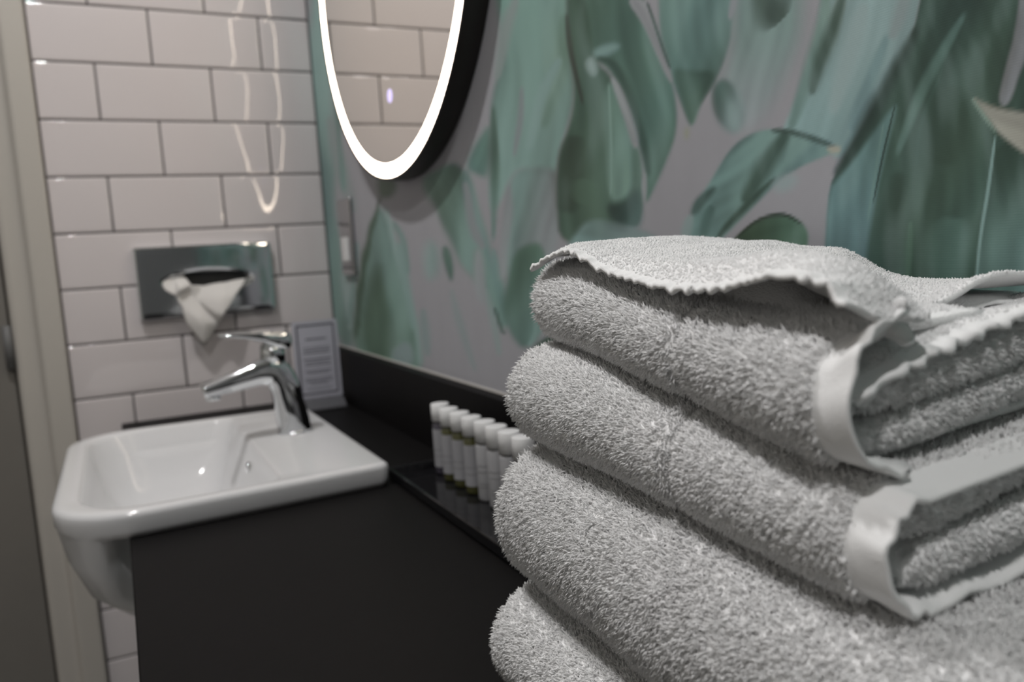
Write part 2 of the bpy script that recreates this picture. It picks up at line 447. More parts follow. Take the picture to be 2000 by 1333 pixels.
# wall grid: fine where the photograph shows the print, coarse elsewhere
ycol = [on(u, 500, 0, 0)[1] for u in np.r_[np.arange(590, 1000, 5), np.arange(1000, 2090, 3.2)]]
ycol = np.array(sorted(set([0.] + [round(y, 5) for y in ycol if y < -.0005]), reverse=True))
ymin = ycol.min()
ycol = np.r_[ycol, np.linspace(ymin - .02, YW, 60)]
zrow = np.r_[np.linspace(ZF, -.80, 20)[:-1], np.arange(-.80, -.03, .0018), np.linspace(-.02, ZT, 60)]
YY, ZZ = np.meshgrid(ycol, zrow)
P3 = np.stack([np.zeros_like(YY), YY, ZZ], -1) - CAM
Q = P3 @ ROT.T
dep = np.maximum(Q[..., 2], .12)
U = 1000 + F_PX * Q[..., 0] / dep
Vv = 666.5 + F_PX * Q[..., 1] / dep
col = np.empty(YY.shape + (3,)); col[:] = lin(BGc)
show = (YY > ymin - .01)
nz = lambda a, b, ph: np.sin(YY * a + ph) * np.sin(ZZ * b + ph * 1.7)
U2 = U + 2.2 * nz(61, 47, .3) ; V2 = Vv + 2.2 * nz(53, 67, 1.1)
for a in A:
    pts = a[1]
    sft = a[5] if a[0] == POLY else a[4] + a[2]
    x0, y0 = pts.min(0) - 3 * sft; x1, y1 = pts.max(0) + 3 * sft
    sel = show & (U2 > x0) & (U2 < x1) & (V2 > y0) & (V2 < y1)
    if not sel.any(): continue
    u, v = U2[sel], V2[sel]
    if a[0] == POLY:
        p = smooth_poly(pts)
        d = seg_dist(u, v, np.vstack([p, p[:1]]))
        d = np.where(inside(u, v, p), d, -d)
        al = smooth01(d / (2 * a[5]) + .5)[:, None]
        c = np.broadcast_to(a[2], (len(u), 3))
        if a[3] is not None:
            g0, g1 = a[4]
            t = ((u - g0[0]) * (g1[0] - g0[0]) + (v - g0[1]) * (g1[1] - g0[1])) / ((g1 - g0) ** 2).sum()
            t = smooth01(t)[:, None]
            c = a[2] * (1 - t) + a[3] * t
        # fine veins along the leaf
        if a[2].max() < .35 and np.ptp(pts, axis=0).max() > 70:
            ctr = pts.mean(0); ev, evec = np.linalg.eigh(np.cov((pts - ctr).T)); ax_ = evec[:, 1]
            s_ = (u - ctr[0]) * ax_[0] + (v - ctr[1]) * ax_[1]; p_ = -(u - ctr[0]) * ax_[1] + (v - ctr[1]) * ax_[0]
            ph = pts[0, 0] * .37
            p2_ = p_ + 8 * np.sin(s_ / 90 + ph)
            st = .5 * np.sin(p2_ / 9 + ph + .6 * np.sin(s_ / 60)) + .35 * np.sin(p2_ / 4.3 + 2 * ph + np.sin(s_ / 40 + ph)) + .9 * np.sin(p2_ / 26 + 3 * ph + 1.2 * np.sin(s_ / 110 + ph))
            c = c * (1 + .10 * st)[:, None]
            rim = np.exp(-(np.maximum(d, 0) / (5 + a[5])) ** 2)[:, None]
            c = c * (1 - .14 * rim * np.sin(s_ / 70 + ph)[:, None])
    else:
        # brush stroke: narrow at both ends, soft across
        sp = spline(pts); d, t = seg_dist(u, v, sp, True)
        hw = (a[2] / 2 + a[4] * .55) * (.25 + .75 * np.sin(np.pi * np.clip(t, .02, .98)) ** .6) if a[2] > 9 else (a[2] / 2 + a[4] * .45) * (.35 + .65 * np.sin(np.pi * np.clip(t, .03, .97)) ** .5)
        al = (a[5] * .95 * smooth01(1.15 - d / hw) * smooth01(np.minimum(t, 1 - t) * 14 + .02))[:, None]
        c = a[3]
    col[sel] = col[sel] * (1 - al) + c * al
# watercolour tone: smoky light and dark streaks inside the leaves
leafy = smooth01(((lin(BGc) - col).mean(-1) / lin(BGc).mean() - .10) / .25)
def streaks(ang, lx, lp, ph):
    s_ = U * math.cos(ang) + Vv * math.sin(ang); p_ = -U * math.sin(ang) + Vv * math.cos(ang)
    p_ = p_ + 14 * np.sin(s_ / 130 + ph) + 7 * np.sin(s_ / 57 + 2 * ph)
    return (np.sin(p_ / lp + ph + 1.1 * np.sin(s_ / lx + ph)) + .7 * np.sin(p_ / (lp * .43) + 1.7 * ph + 1.4 * np.sin(s_ / (lx * .7) + 2 * ph)) + .8 * np.sin(s_ / lx + p_ / (lp * 2.7) + ph)) / 1.6
tone = .6 * streaks(1.72, 75, 24, .4) + .5 * streaks(1.95, 110, 41, 2.1) + .3 * streaks(1.5, 60, 11, 4.)
tone = np.where(show, tone, 0) * leafy
col = col * np.exp(.26 * tone)[..., None]
cool = np.where(show, .5 * streaks(1.8, 150, 60, 5.2), 0) * leafy
col = col * np.stack([1 - .05 * cool, 1 - .0 * cool, 1 + .09 * cool], -1)
edge_soft = np.clip(tone, 0, 1)[..., None] * .22
col = col * (1 - edge_soft) + lin((122, 134, 136)) * edge_soft
# more leaf blades of the same print where the photograph does not reach
r2 = np.random.default_rng(3)
above = np.where(show, np.maximum(smooth01((-60 - Vv) / 110), smooth01((-.80 - ZZ) / .02)), 1.)
pal = [lin(c) for c in ((96, 122, 118), (66, 90, 80), (82, 108, 100), (54, 74, 66), (110, 130, 130))]
for _ in range(260):
    cy_, cz_ = r2.uniform(YW, 0), r2.uniform(-1.7, .7)
    L, Wd = r2.uniform(.14, .42), r2.uniform(.025, .08)
    an = r2.normal(1.5, .45); ca, sa = math.cos(an), math.sin(an)
    a_ = (YY - cy_) * ca + (ZZ - cz_) * sa; b_ = -(YY - cy_) * sa + (ZZ - cz_) * ca + .6 * a_ * a_
    wv = Wd * np.sqrt(np.clip(1 - (a_ / L) ** 2, 0, 1)) * (1 - .4 * a_ / L)
    al = np.where(np.abs(a_) < L, smooth01((wv - np.abs(b_)) / .008 + .3), 0)
    al = (al * above)[..., None]
    c1, c2 = pal[r2.integers(5)], pal[r2.integers(5)]
    t = smooth01(b_ / (2 * Wd) + .5)[..., None]
    col = col * (1 - al) + (c1 * (1 - t) + c2 * t) * al
nr, nc = YY.shape
idx = np.arange(nr * nc).reshape(nr, nc)
Fc = np.stack([idx[:-1, :-1], idx[1:, :-1], idx[1:, 1:], idx[:-1, 1:]], -1).reshape(-1, 4)
me = bpy.data.meshes.new('wall_right')
Vw = np.stack([np.zeros_like(YY), YY, ZZ], -1).reshape(-1, 3)
me.from_pydata(Vw.tolist(), [], Fc.tolist())
MURAL_GAIN = np.array([1.31, 1.42, 1.385])
ca = me.color_attributes.new('print', 'FLOAT_COLOR', 'POINT')
ca.data.foreach_set('color', np.c_[np.clip(col.reshape(-1, 3) * MURAL_GAIN, 0, .9), np.ones(nr * nc)].astype(np.float32).ravel())
mm = bpy.data.materials.new('leaf_print_wallpaper'); mm.use_nodes = True
nt = mm.node_tree; b = nt.nodes['Principled BSDF']
at = nt.nodes.new('ShaderNodeAttribute'); at.attribute_name = 'print'
tc = nt.nodes.new('ShaderNodeTexCoord')
nn = nt.nodes.new('ShaderNodeTexNoise'); nn.inputs['Scale'].default_value = 38; nn.inputs['Detail'].default_value = 3
mp = nt.nodes.new('ShaderNodeMapping'); mp.inputs['Scale'].default_value = (1, 1, .25)
nt.links.new(tc.outputs['Object'], mp.inputs[0]); nt.links.new(mp.outputs[0], nn.inputs['Vector'])
mr = nt.nodes.new('ShaderNodeMapRange'); mr.inputs[3].default_value = .95; mr.inputs[4].default_value = 1.05
nt.links.new(nn.outputs['Fac'], mr.inputs[0])
vm = nt.nodes.new('ShaderNodeVectorMath'); vm.operation = 'SCALE'
nt.links.new(at.outputs['Color'], vm.inputs[0]); nt.links.new(mr.outputs[0], vm.inputs['Scale'])
nt.links.new(vm.outputs[0], b.inputs['Base Color'])
b.inputs['Roughness'].default_value = .55; b.inputs['Specular IOR Level'].default_value = .3
wv = nt.nodes.new('ShaderNodeTexWave'); wv.bands_direction = 'Z'; wv.inputs['Scale'].default_value = 230; wv.inputs['Distortion'].default_value = 2.5
wv.inputs['Detail Scale'].default_value = 8
nt.links.new(tc.outputs['Object'], wv.inputs['Vector'])
bp = nt.nodes.new('ShaderNodeBump'); bp.inputs['Strength'].default_value = .05; bp.inputs['Distance'].default_value = .0003
nt.links.new(wv.outputs['Fac'], bp.inputs['Height']); nt.links.new(bp.outputs[0], b.inputs['Normal'])
me.materials.append(mm)
me.update()
o = bpy.data.objects.new('wall_right', me); scene.collection.objects.link(o)
o.location = (0, 0, ZO); o['kind'] = 'structure'
o['label'] = 'wall papered with a muted green tropical leaf print on pale grey'
del YY, ZZ, U, Vv, U2, V2, Q, P3

# ------------------------------------------------------------------ ceiling downlights
for i, ((lx, ly), pw) in enumerate(DOWNLIGHTS):
    t = thing('ceiling_downlight', (lx, ly, ZT), ['round recessed ceiling downlight over the wash basin', 'round recessed ceiling downlight behind the towel stack'][i], 'downlight', 'ceiling downlights')
    V, Fc = lathe([(.045, ZT), (.047, ZT - .004), (.040, ZT - .006), (.034, ZT - .003), (.034, ZT)], lx, ly, 32)
    fixn(mk('trim_ring', V, Fc[:-2], M['lamp_ring'], t))
    V, Fc = lathe([(.0335, ZT - .0005), (.033, ZT - .0025)], lx, ly, 32)
    fixn(mk('lens', V, Fc, M['lamp'], t))
    ld = bpy.data.lights.new('downlight_lamp', 'SPOT')
    ld.energy = pw * 4; ld.color = (1, .98, .97); ld.shadow_soft_size = .035
    ld.spot_size = math.radians(150); ld.spot_blend = .6
    lo = bpy.data.objects.new('downlight_lamp', ld); scene.collection.objects.link(lo)
    lo.parent = t; lo.location = (0, 0, -.012)

# ------------------------------------------------------------------ vanity counter and upstand
ZC = -.8848
XF = -.4297
YB = -2.25
cx0, cx1, cya, cyb = XF, -.225, -.735, -.265     # cut-out for the bowl
th = .04
out = [(-.0005, -.0005), (XF, -.0005), (XF, cyb), (cx1, cyb), (cx1, cya), (XF, cya), (XF, YB), (-.0005, YB)]
V = [(x, y, ZC) for x, y in out] + [(x, y, ZC - th) for x, y in out]
Fc = [(0, 1, 2, 3), (0, 3, 4, 7), (4, 5, 6, 7)]
Fc = Fc + [tuple(i + 8 for i in reversed(f)) for f in Fc] + [(i, i + 8, (i + 1) % 8 + 8, (i + 1) % 8) for i in range(8)]
o = fixn(mk('vanity_counter', V, Fc, M['laminate'], smooth=False))
bevel(o, .0015, 2, 60)
prop(o, 'long matt black vanity counter along the leaf mural wall', 'counter')
o = box('counter_upstand', -.0195, -.0005, YB, -.0005, ZC, -.7772, M['laminate'], bev=.001)
box('sealant_bead', -.0022, -.0003, YB, -.0005, -.7774, -.7748, M['paint'], o)
prop(o, 'low matt black upstand running along the mural wall above the counter', 'upstand')

# ------------------------------------------------------------------ wash basin
ZR = ZC + .03
bas = thing('wash_basin', (-.33, -.5, ZC), 'white ceramic semi-recessed wash basin overhanging the black counter', 'basin')
nn_ = 10
def br(x0, x1, y0, y1, rl, rr, z): 
    q = rrect(x0, x1, y0, y1, [rl, rr, rr, rl], nn_)
    return np.c_[q, np.full(len(q), z)]
def taper(r):   # the deck end is a little narrower
    r = r.copy(); k = smooth01((r[:, 0] + .30) / .17)
    r[:, 1] = -.5 + (r[:, 1] + .5) * (1 - .045 * k); return r
def under(r, cut=True):  # below the counter the body stays inside the cut-out
    return r
def flare(r, half):      # in front of the counter edge the shell runs straight up into the rim
    r = r.copy(); k = smooth01((-.432 - r[:, 0]) / .022)
    w0 = np.abs(r[:, 1] + .5).max()
    r[:, 1] = -.5 + (r[:, 1] + .5) * (1 + k * (half / w0 - 1)); return r
rings = [br(-.40, -.29, -.56, -.44, .04, .04, ZR - .195),
         br(-.45, -.26, -.645, -.355, .07, .05, ZR - .172),
         flare(br(-.482, -.242, -.695, -.305, .08, .05, ZR - .122), .212),
         flare(br(-.498, -.236, -.708, -.292, .084, .04, ZR - .07), .243),
         flare(br(-.504, -.232, -.716, -.284, .088, .03, ZC - .002), .2560),
         taper(br(-.502, -.1335, -.755, -.245, .088, .012, ZC + .0003)),
         taper(br(-.505, -.131, -.759, -.241, .09, .013, ZC + .008)),
         taper(br(-.506, -.130, -.760, -.240, .09, .013, ZR - .007)),
         taper(br(-.505, -.131, -.759, -.241, .09, .013, ZR - .003)),
         taper(br(-.502, -.134, -.756, -.244, .088, .011, ZR - .0006)),
         taper(br(-.498, -.138, -.752, -.248, .086, .009, ZR)),
         br(-.4815, -.2555, -.7395, -.2605, .078, .030, ZR),
         br(-.478, -.259, -.736, -.264, .076, .03, ZR - .0015),
         br(-.475, -.262, -.733, -.267, .075, .03, ZR - .006),
         br(-.470, -.270, -.722, -.278, .075, .03, ZR - .03),
         br(-.458, -.286, -.70, -.30, .075, .035, ZR - .07),
         br(-.44, -.30, -.67, -.33, .06, .04, ZR - .10),
         br(-.41, -.325, -.60, -.40, .04, .035, ZR - .118),
         br(-.385, -.345, -.53, -.47, .018, .018, ZR - .122)]
V, Fc = loft(rings)
bo_ = fixn(mk('bowl', V, Fc, M['ceramic'], bas))
V, Fc = lathe([(.021, ZR - .1215), (.0215, ZR - .119), (.017, ZR - .118), (.0165, ZR - .1175), (.004, ZR - .1165)], -.365, -.5, 24)
fixn(mk('drain', V, Fc, M['chrome'], bo_))
a = np.linspace(0, 2 * np.pi, 20, endpoint=False)
V, Fc = loft([np.c_[np.full(20, x), -.52 + r * np.cos(a), ZR - .034 + r * np.sin(a)] for x, r in ((-.266, .011), (-.272, .011), (-.2735, .009), (-.2725, .0075))])
fixn(mk('overflow', V, Fc, M['chrome'], bo_))

# ------------------------------------------------------------------ mixer tap
TY = -.468
tap = thing('mixer_tap', (-.192, TY, ZR), 'chrome single-lever mixer tap on the wash basin', 'tap')
def sup(n, p=3.2):
    a = np.linspace(0, 2 * np.pi, n, endpoint=False)
    c, s = np.cos(a), np.sin(a)
    return np.sign(c) * np.abs(c) ** (2 / p), np.sign(s) * np.abs(s) ** (2 / p)
def sweep(path, n=24, p=3.2):
    """path rows: x, z, half thickness in the x-z plane, half width in y"""
    path = np.array(path, float)
    from_t = np.linspace(0, len(path) - 1, len(path) * 5)
    def interp(c):
        x = np.arange(len(path)); y = path[:, c]
        out = []
        for t in from_t:
            i = min(int(t), len(path) - 2); f = t - i
            p0, p1, p2, p3 = y[max(i - 1, 0)], y[i], y[i + 1], y[min(i + 2, len(y) - 1)]
            out.append(.5 * ((2 * p1) + (-p0 + p2) * f + (2 * p0 - 5 * p1 + 4 * p2 - p3) * f * f + (-p0 + 3 * p1 - 3 * p2 + p3) * f ** 3))
        return np.array(out)
    X, Z, T, Wd = [interp(c) for c in range(4)]
    dx, dz = np.gradient(X), np.gradient(Z); ln = np.hypot(dx, dz); nx, nzz = -dz / ln, dx / ln
    sc, ss = sup(n, p)
    rings = [np.c_[X[i] + nx[i] * T[i] * sc, TY + Wd[i] * ss, Z[i] + nzz[i] * T[i] * sc] for i in range(len(X))]
    return loft(rings)
V, Fc = sweep([(-.1915, ZR, .0245, .0245), (-.1935, ZR + .022, .0235, .024), (-.197, ZR + .05, .0215, .023), (-.2015, ZR + .076, .0215, .022),
               (-.213, ZR + .094, .0225, .021), (-.233, ZR + .0965, .0195, .020), (-.258, ZR + .0915, .0165, .019), (-.288, ZR + .0845, .0135, .018), (-.3165, ZR + .079, .0105, .0165)])
tb_ = fixn(mk('tap_body', V, Fc, M['chrome'], tap))
V, Fc = lathe([(.0255, ZR - .0003), (.0265, ZR + .002), (.0255, ZR + .004)], -.1915, TY, 28)
fixn(mk('base_ring', V, Fc, M['chrome'], tap))
V, Fc = lathe([(.0185, ZR + .108), (.0185, ZR + .124), (.0175, ZR + .138)], -.2135, TY, 28)
fixn(mk('cartridge_collar', V, Fc, M['chrome'], tap))
V, Fc = sweep([(-.185, ZR + .140, .006, .010), (-.190, ZR + .1405, .0125, .018), (-.205, ZR + .143, .0145, .0205), (-.225, ZR + .149, .009, .020), (-.25, ZR + .154, .0055, .0175), (-.275, ZR + .157, .0035, .0135), (-.288, ZR + .158, .002, .008)])
fixn(mk('lever', V, Fc, M['chrome'], tap))
V, Fc = lathe([(.0105, ZR + .074), (.0105, ZR + .065), (.009, ZR + .064)], -.303, TY, 20)
fixn(mk('aerator', V, Fc, M['chrome'], tb_))

# ------------------------------------------------------------------ tissue dispenser on the tiles
dis = thing('tissue_dispenser', (-.2497, 0, -.689), 'chrome wall-mounted tissue dispenser plate on the white tiles', 'dispenser')
X0, X1, Z0, Z1 = -.377, -.122, -.689, -.55
n4 = 16
def ring2(q, y): return np.c_[q[:, 0], np.full(len(q), y), q[:, 1]]
def lens(cx, cz, hw, up, dn, n):
    """lens outline matching the start corner and turn of rrect (bottom-left first, counter-clockwise)"""
    a = np.radians(np.linspace(180, 540, n, endpoint=False) + 22)
    c, s = np.cos(a), np.sin(a)
    return np.c_[cx + hw * np.sign(c) * np.abs(c) ** 1.25, cz + np.where(s > 0, up, dn) * s]
N = 4 * n4
rings = [ring2(rrect(X0, X1, Z0, Z1, [.006] * 4, n4), -.0002), ring2(rrect(X0, X1, Z0, Z1, [.006] * 4, n4), -.0155),
         ring2(rrect(X0 + .0012, X1 - .0012, Z0 + .0012, Z1 - .0012, [.006] * 4, n4), -.0185),
         ring2(rrect(X0 + .004, X1 - .004, Z0 + .004, Z1 - .004, [.005] * 4, n4), -.020),
         ring2(rrect(X0 + .011, X1 - .011, Z0 + .011, Z1 - .011, [.004] * 4, n4), -.0205)]
V, Fc = loft(rings, cap0=True, cap1=False)
nv = len(V)
L1 = ring2(lens(-.2475, -.6205, .088, .026, .03, N), -.0205)
L2 = ring2(lens(-.2475, -.6205, .083, .021, .026, N), -.0185)
L3 = ring2(lens(-.2475, -.6205, .076, .015, .02, N), -.012)
L4 = ring2(lens(-.2475, -.6205, .076, .015, .02, N), -.004)
V = np.vstack([V, L1, L2, L3, L4])
for s in range(3):
    b0 = nv + s * N
    for j in range(N):
        k = (j + 1) % N
        Fc.append((b0 + j, b0 + k, b0 + N + k, b0 + N + j))
o = mk('cover_plate', V, Fc, M['chrome'], dis)
import bmesh
bm = bmesh.new(); bm.from_mesh(o.data); bm.verts.ensure_lookup_table()
ed = []
for b0 in (nv - N, nv):
    for j in range(N):
        a_, b_ = bm.verts[b0 + j], bm.verts[b0 + (j + 1) % N]
        e_ = bm.edges.get((a_, b_)) or bm.edges.new((a_, b_))
        ed.append(e_)
bmesh.ops.triangle_fill(bm, use_beauty=True, use_dissolve=False, edges=ed)
bmesh.ops.recalc_face_normals(bm, faces=bm.faces)
bm.to_mesh(o.data); bm.free()
flat = [abs(p_.normal[1]) > .995 and len(p_.vertices) == 3 for p_ in o.data.polygons]
o.data.polygons.foreach_set('use_smooth', [not f_ for f_ in flat])
md = o.modifiers.new('es', 'EDGE_SPLIT'); md.split_angle = math.radians(14)
V = np.vstack([ring2(lens(-.2475, -.6205, .0765, .0155, .0205, N), -.0035)])
mk('opening_back', V, [tuple(range(N))], M['darkhole'], o, smooth=False)
# tissue pulled out of the slot
def tis(u, v, y): return on(u, v, 1, y)
T_ = dict(A=(315, 549, -.016), B=(340, 541, -.012), B2=(362, 540, -.010), C=(320, 568, -.026), D=(343, 580, -.034), D2=(352, 566, -.044), E=(374, 556, -.030), E2=(366, 572, -.022),
          F=(353, 600, -.034), G=(362, 632, -.034), G2=(380, 655, -.033), H=(400, 678, -.032), I=(384, 584, -.026), I2=(402, 604, -.030), J=(396, 557, -.014), K=(440, 549, -.016), L=(486, 541, -.019),
          M=(462, 578, -.044), N=(437, 618, -.056), N2=(418, 612, -.050), O=(430, 632, -.036), P=(416, 654, -.033), Q=(398, 630, -.048), S=(430, 580, -.048))
kk = list(T_); tv = [tis(*T_[k]) for k in kk]; ix = {k: i for i, k in enumerate(kk)}
tf = ['ABC', 'BDC', 'B B2 D2'.replace(' ', '|'), 'B|D2|D', 'B2|E|D2', 'D2|E|E2', 'D2|E2|D', 'D|E2|F', 'E2|I|F', 'E|I|E2', 'E|J|I', 'F|I|Q', 'F|Q|G', 'G|Q|G2', 'G2|Q|H', 'Q|P|H', 'Q|O|P', 'I2|O|Q', 'I|I2|Q', 'I2|N2|O', 'N2|N|O',
      'J|S|I', 'J|K|S', 'K|L|M', 'K|M|S', 'S|M|N', 'S|N|N2', 'I|S|N2', 'I|N2|I2']
tf = [tuple(ix[c] for c in (f.split('|') if '|' in f else list(f))) for f in tf]
o = mk('tissue', tv, tf, M['tissue'])
md = o.modifiers.new('sub', 'SUBSURF'); md.subdivision_type = 'SIMPLE'; md.levels = 2; md.render_levels = 2
md = o.modifiers.new('soft', 'SMOOTH'); md.factor = .5; md.iterations = 3
md = o.modifiers.new('thick', 'SOLIDIFY'); md.thickness = .0008; md.offset = 0
prop(o, 'crumpled white paper tissue hanging out of the chrome dispenser', 'tissue')

# ------------------------------------------------------------------ chrome switch plate by the corner
sw = thing('switch_plate', (0, -.171, -.627), 'polished metal switch plate on the mural wall beside the tiled corner', 'switch plate')
rg = []
for ins, xx in ((0, -.0003), (0, -.006), (.001, -.0075), (.003, -.008)):
    q = rrect(-.214 + ins, -.127 - ins, -.628 + ins, -.482 - ins, [.004] * 4, 5)
    rg.append(np.c_[np.full(len(q), xx), q])
V, Fc = loft(rg); pt_ = fixn(mk('plate', V, Fc, M['steel'], sw))
o = box('rocker', -.0125, -.0078, -.192, -.155, -.600, -.555, M['cap'], pt_, bev=.0015)

# ------------------------------------------------------------------ small framed notice on the counter
sg = thing('notice_stand', (-.072, -.13, ZC), 'small white printed notice with dark border standing in the tiled corner', 'notice')
P = [on(566, 630, 1, -.13), on(657, 625, 1, -.13)]
sx0, sx1, sz1, sz0 = -.117, -.029, -.712, -.864
sh_ = box('sign_sheet', sx0, sx1, -.131, -.128, sz0, sz1, M['paper'], sg)
bw, bi = .0028, .007
for (a0, a1, b0, b1) in ((sx0 + bi, sx1 - bi, sz1 - bi - bw, sz1 - bi), (sx0 + bi, sx1 - bi, sz0 + bi, sz0 + bi + bw),
                         (sx0 + bi, sx0 + bi + bw, sz0 + bi + bw, sz1 - bi - bw), (sx1 - bi - bw, sx1 - bi, sz0 + bi + bw, sz1 - bi - bw)):
    box('border_strip', a0, a1, -.1315, -.131, b0, b1, M['ink'], sh_)
cxs = (sx0 + sx1) / 2
for zz, hw, hh in ((.034, .020, .0032), (.052, .027, .0018), (.057, .025, .0018), (.062, .026, .0018), (.074, .027, .003), (.081, .024, .0018), (.086, .026, .0018),
                   (.097, .026, .0018), (.102, .022, .0018), (.113, .027, .0018), (.118, .026, .0018), (.123, .018, .0018), (.133, .024, .0018)):
    box('text_line', cxs - hw, cxs + hw, -.1314, -.131, sz1 - zz - hh, sz1 - zz, M['inkline'], sh_)
V, Fc = loft([[(sx0 + .01, y, ZC + .0003), (sx1 - .002, y, ZC + .0003), (sx1 - .002, y, z), (sx0 + .01, y, z)] for y, z in ((-.165, ZC + .004), (-.150, ZC + .016), (-.132, ZC + .021), (-.126, ZC + .021), (-.105, ZC + .004))])
o = fixn(mk('stand_base', V, Fc, M['acrylic'], sg, smooth=False)); bevel(o, .001, 2)

# ------------------------------------------------------------------ illuminated round mirror
MX, MYc, MZc, MR = -.030, -.5545, -.1465, .3345
mir = thing('wall_mirror', (0, MYc, MZc - MR), 'round black-framed mirror with glowing light ring on the leaf mural wall', 'mirror')
a = np.linspace(0, 2 * np.pi, 128, endpoint=False)
def circ(r, x): return np.c_[np.full(128, x), MYc + r * np.cos(a), MZc + r * np.sin(a)]
V, Fc = loft([circ(MR - .004, -.0005), circ(MR + .0045, -.0005), circ(MR + .005, -.003), circ(MR + .005, MX - .0005), circ(MR + .0043, MX - .0015), circ(MR + .0008, MX - .0015), circ(MR + .0001, MX - .0005), circ(MR, MX + .003)], cap0=False, cap1=False)
fixn(mk('frame', V, Fc, M['frame'], mir))
V, Fc = loft([circ(MR, MX + .003), circ(MR, MX), circ(MR - .0200, MX), circ(MR - .0200, MX + .003)], cap0=False, cap1=False)
o = fixn(mk('light_ring', V, Fc, M['led'], mir))
V, Fc = loft([circ(MR - .0201, MX + .003), circ(MR - .0201, MX + .0002)], cap0=True, cap1=True)
mg_ = fixn(mk('mirror_glass', V, Fc, M['mirror'], mir, smooth=False))
V, Fc = loft([circ(MR - .01, -.001), circ(MR - .01, MX + .004)])
fixn(mk('backing', V, Fc, M['frame'], mir, smooth=False))
a20 = np.linspace(0, 2 * np.pi, 24, endpoint=False)
V, Fc = loft([np.c_[np.full(24, x), -.562 + .0095 * np.cos(a20), -.367 + .0095 * np.sin(a20)] for x in (MX + .0002, MX - .0004)])
prop(fixn(mk('touch_button', V, Fc, M['icon'], mg_, smooth=False)), 'small lilac glowing touch button')

# ------------------------------------------------------------------ tray and bottles
TZ = ZC + .004
tray = thing('bottle_tray', (-.07, -.92, ZC), 'shallow glossy black tray holding the row of small bottles', 'tray')
tx0, tx1, ty0, ty1 = -.124, -.023, -1.13, -.713
rgs = []
for ins, z in ((.004, ZC + .0003), (.0, ZC + .003), (0, ZC + .0135), (.001, ZC + .0145), (.003, ZC + .0145), (.004, ZC + .0135), (.0065, TZ)):
    q = rrect(tx0 + ins, tx1 - ins, ty0 + ins, ty1 - ins, [.006] * 4, 6)
    rgs.append(np.c_[q, np.full(len(q), z)])
V, Fc = loft(rgs); fixn(mk('tray_body', V, Fc, M['gloss'], tray, smooth=False))

caps = [(858.6, 787), (875.7, 796), (897, 804), (919.7, 812.5), (945.6, 821), (968.5, 830.5), (993.9, 840.5), (1021.4, 851)]
kinds = ['bottle of dark liquid with white cap, first in the tray row beside the basin',
         'slim bottle of olive liquid with white cap, second in the tray row from the basin',
         'slim bottle of olive liquid with white cap, third in the tray row from the basin',
         'slim bottle of olive liquid with wide clear gap beside its label, fourth from the basin',
         'plain white bottle with white cap, fifth in the tray row from the basin',
         'white round-shouldered bottle with white cap, sixth in the tray row from the basin',
         'white bottle with dark line under its cap, seventh in the tray row from the basin',
         'white capped bottle half hidden behind the towels, last in the tray row']
hb = .0915
for i, (u, v) in enumerate(caps):
    p = on(u, v + 1, 2, TZ + hb)
    px, py = p[0], p[1]
    b_ = thing('toiletry_bottle', (px, py, TZ), kinds[i], 'bottle', 'small bottles on the black tray')
    z = TZ + .0003
    if i < 4:
        liq = M['violet'] if i == 0 else M['olive']
        V, Fc = lathe([(.0095, z), (.0112, z + .0012), (.0114, z + .003), (.0114, z + .0625), (.0108, z + .0645), (.0098, z + .066), (.0098, z + .0705)], px, py)
        fixn(mk('bottle_body', V, Fc, liq, b_))
        # wrap-round label with a gap on the wall side
        g0 = math.radians(262 if i != 3 else 250)
        aa = np.linspace(math.radians(8), math.radians(8) + math.radians(325), 30) + math.radians(-28 if i == 3 else -2) + math.radians(0)
        rg = [np.c_[px + .0117 * np.cos(aa), py + .0117 * np.sin(aa), np.full(30, zz)] for zz in (z + .010, z + .0590)]
        V, Fc = loft(rg, closed=False, cap0=False, cap1=False)
        lb = mk('label_wrap', V, Fc, M['label'], b_)
        for zz in (z + .032, z + .024):
            V, Fc = loft([np.c_[px + .01178 * np.cos(aa), py + .01178 * np.sin(aa), np.full(30, q)] for q in (zz, zz + .0006)], closed=False, cap0=False, cap1=False)
            mk('print_line', V, Fc, M['print'], lb)
        zc0 = z + .0692
        V, Fc = lathe([(.0105, zc0), (.0118, zc0 + .0004), (.0118, zc0 + .0212), (.0112, zc0 + .0218), (.010, zc0 + .022)], px, py)
        fixn(mk('cap', V, Fc, M['cap'], b_))
    else:
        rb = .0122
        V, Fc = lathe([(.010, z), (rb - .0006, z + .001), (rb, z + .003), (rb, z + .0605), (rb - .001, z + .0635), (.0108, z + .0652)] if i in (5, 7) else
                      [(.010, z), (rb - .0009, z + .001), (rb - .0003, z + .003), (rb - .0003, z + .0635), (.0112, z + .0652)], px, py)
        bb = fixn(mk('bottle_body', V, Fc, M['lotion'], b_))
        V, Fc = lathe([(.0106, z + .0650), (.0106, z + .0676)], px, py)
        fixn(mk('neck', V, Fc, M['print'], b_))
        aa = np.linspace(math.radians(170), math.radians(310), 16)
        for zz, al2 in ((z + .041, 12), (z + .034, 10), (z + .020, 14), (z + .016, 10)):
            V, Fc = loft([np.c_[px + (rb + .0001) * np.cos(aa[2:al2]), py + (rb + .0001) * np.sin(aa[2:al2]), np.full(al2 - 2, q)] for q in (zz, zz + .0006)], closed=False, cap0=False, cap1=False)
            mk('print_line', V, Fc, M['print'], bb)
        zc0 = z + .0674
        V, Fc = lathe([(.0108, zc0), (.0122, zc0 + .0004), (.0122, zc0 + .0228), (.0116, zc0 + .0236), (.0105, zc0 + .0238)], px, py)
        fixn(mk('cap', V, Fc, M['cap'], b_))

